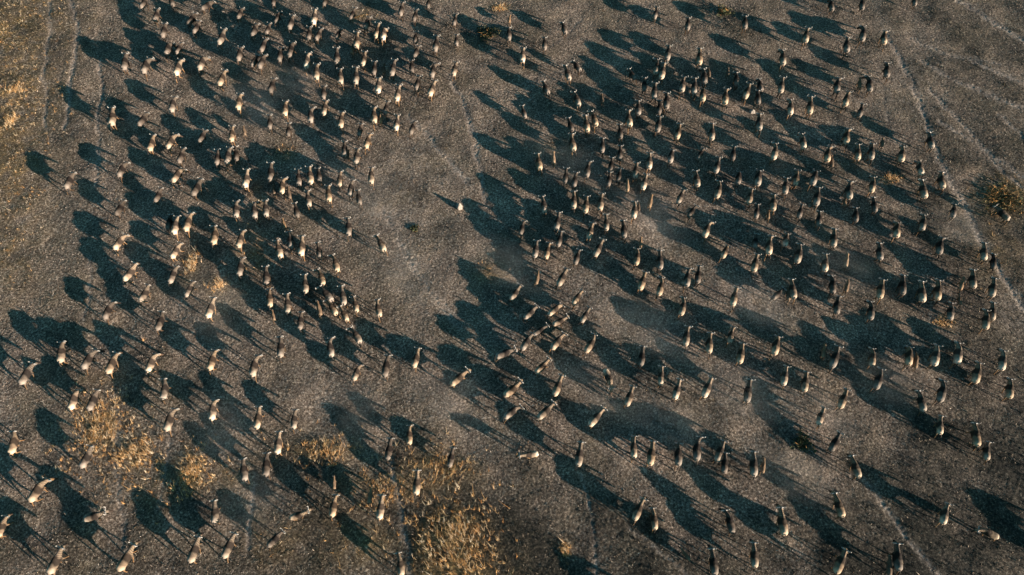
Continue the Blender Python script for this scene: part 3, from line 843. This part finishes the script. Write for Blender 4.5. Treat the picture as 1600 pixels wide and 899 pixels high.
hm.polygons.foreach_set('material_index', np.concatenate(MI))
tag(mesh_obj('wildebeest_herd', hm), 'the farthest and smallest looking wildebeest, mostly in the rows towards the top', 'herd', kind='stuff')
big_bm.free()

# ------------------------------------------------------------------ dust hanging over the trodden ground
dm = bpy.data.materials.new('thin dust')
dm.use_nodes = True
dt = dm.node_tree
dt.nodes.clear()
dout = dt.nodes.new('ShaderNodeOutputMaterial')
dv = dt.nodes.new('ShaderNodeVolumePrincipled')
dv.inputs['Color'].default_value = (.72, .70, .68, 1)
dv.inputs['Anisotropy'].default_value = 0.1
dco = dt.nodes.new('ShaderNodeTexCoord')
dl = dt.nodes.new('ShaderNodeVectorMath'); dl.operation = 'LENGTH'
dt.links.new(dco.outputs['Object'], dl.inputs[0])
dn = dt.nodes.new('ShaderNodeTexNoise'); dn.inputs['Scale'].default_value = 2.2; dn.inputs['Detail'].default_value = 2.0
dt.links.new(dco.outputs['Object'], dn.inputs['Vector'])
dr = dt.nodes.new('ShaderNodeMapRange')          # fades out towards the rim of the puff
dr.inputs[1].default_value = 1.0; dr.inputs[2].default_value = 0.15; dr.inputs[3].default_value = 0.0; dr.inputs[4].default_value = 1.0
dr.interpolation_type = 'SMOOTHSTEP'
dt.links.new(dl.outputs['Value'], dr.inputs[0])
d2 = dt.nodes.new('ShaderNodeMapRange')
d2.inputs[1].default_value = 0.36; d2.inputs[2].default_value = 0.66; d2.inputs[3].default_value = 0.0; d2.inputs[4].default_value = 0.06
dt.links.new(dn.outputs['Fac'], d2.inputs[0])
dmul = dt.nodes.new('ShaderNodeMath'); dmul.operation = 'MULTIPLY'
dt.links.new(dr.outputs[0], dmul.inputs[0]); dt.links.new(d2.outputs[0], dmul.inputs[1])
dt.links.new(dmul.outputs[0], dv.inputs['Density'])
dt.links.new(dv.outputs[0], dout.inputs['Volume'])
dbm = bmesh.new()
bmesh.ops.create_icosphere(dbm, subdivisions=3, radius=1.0)
for v in dbm.verts: v.co.z = max(v.co.z, -.05)
bmesh.ops.recalc_face_normals(dbm, faces=dbm.faces[:])
dme = bpy.data.meshes.new('dust'); dbm.to_mesh(dme); dbm.free(); dme.materials.append(dm)
for px, py, rx, ry, an in ((330, 480, 5.0, 3.0, -40), (400, 790, 4.0, 2.4, -40), (880, 260, 5.0, 2.6, -35), (700, 620, 4.5, 2.4, -35), (1320, 430, 4.5, 2.2, -35), (930, 610, 4.5, 2.2, -35), (410, 170, 5.5, 3.0, -30), (560, 300, 6.0, 3.2, -35), (1010, 335, 5.0, 2.6, -40), (790, 420, 4.5, 2.6, -35),
                           (1000, 515, 6.0, 2.6, -25), (1140, 610, 5.0, 2.4, -30), (1225, 740, 5.0, 2.0, -30), (1270, 640, 4.0, 2.0, -30),
                           (1050, 670, 4.5, 2.2, -35), (350, 670, 4.0, 2.4, -40), (620, 420, 5.0, 2.4, -45), (470, 130, 4.5, 2.4, -35),
                           (1490, 360, 3.6, 2.0, -40), (1380, 600, 4.0, 2.0, -30), (560, 640, 4.0, 2.2, -50), (1180, 480, 4.4, 2.2, -30)):
    c0 = at(px, py)
    o = mesh_obj('dust', dme)
    o.location = (c0.x, c0.y, .12)
    o.scale = (rx * 1.25, ry * 1.3, 2.3)
    o.rotation_euler = (0, 0, R(an))
    tag(o, kind='stuff')
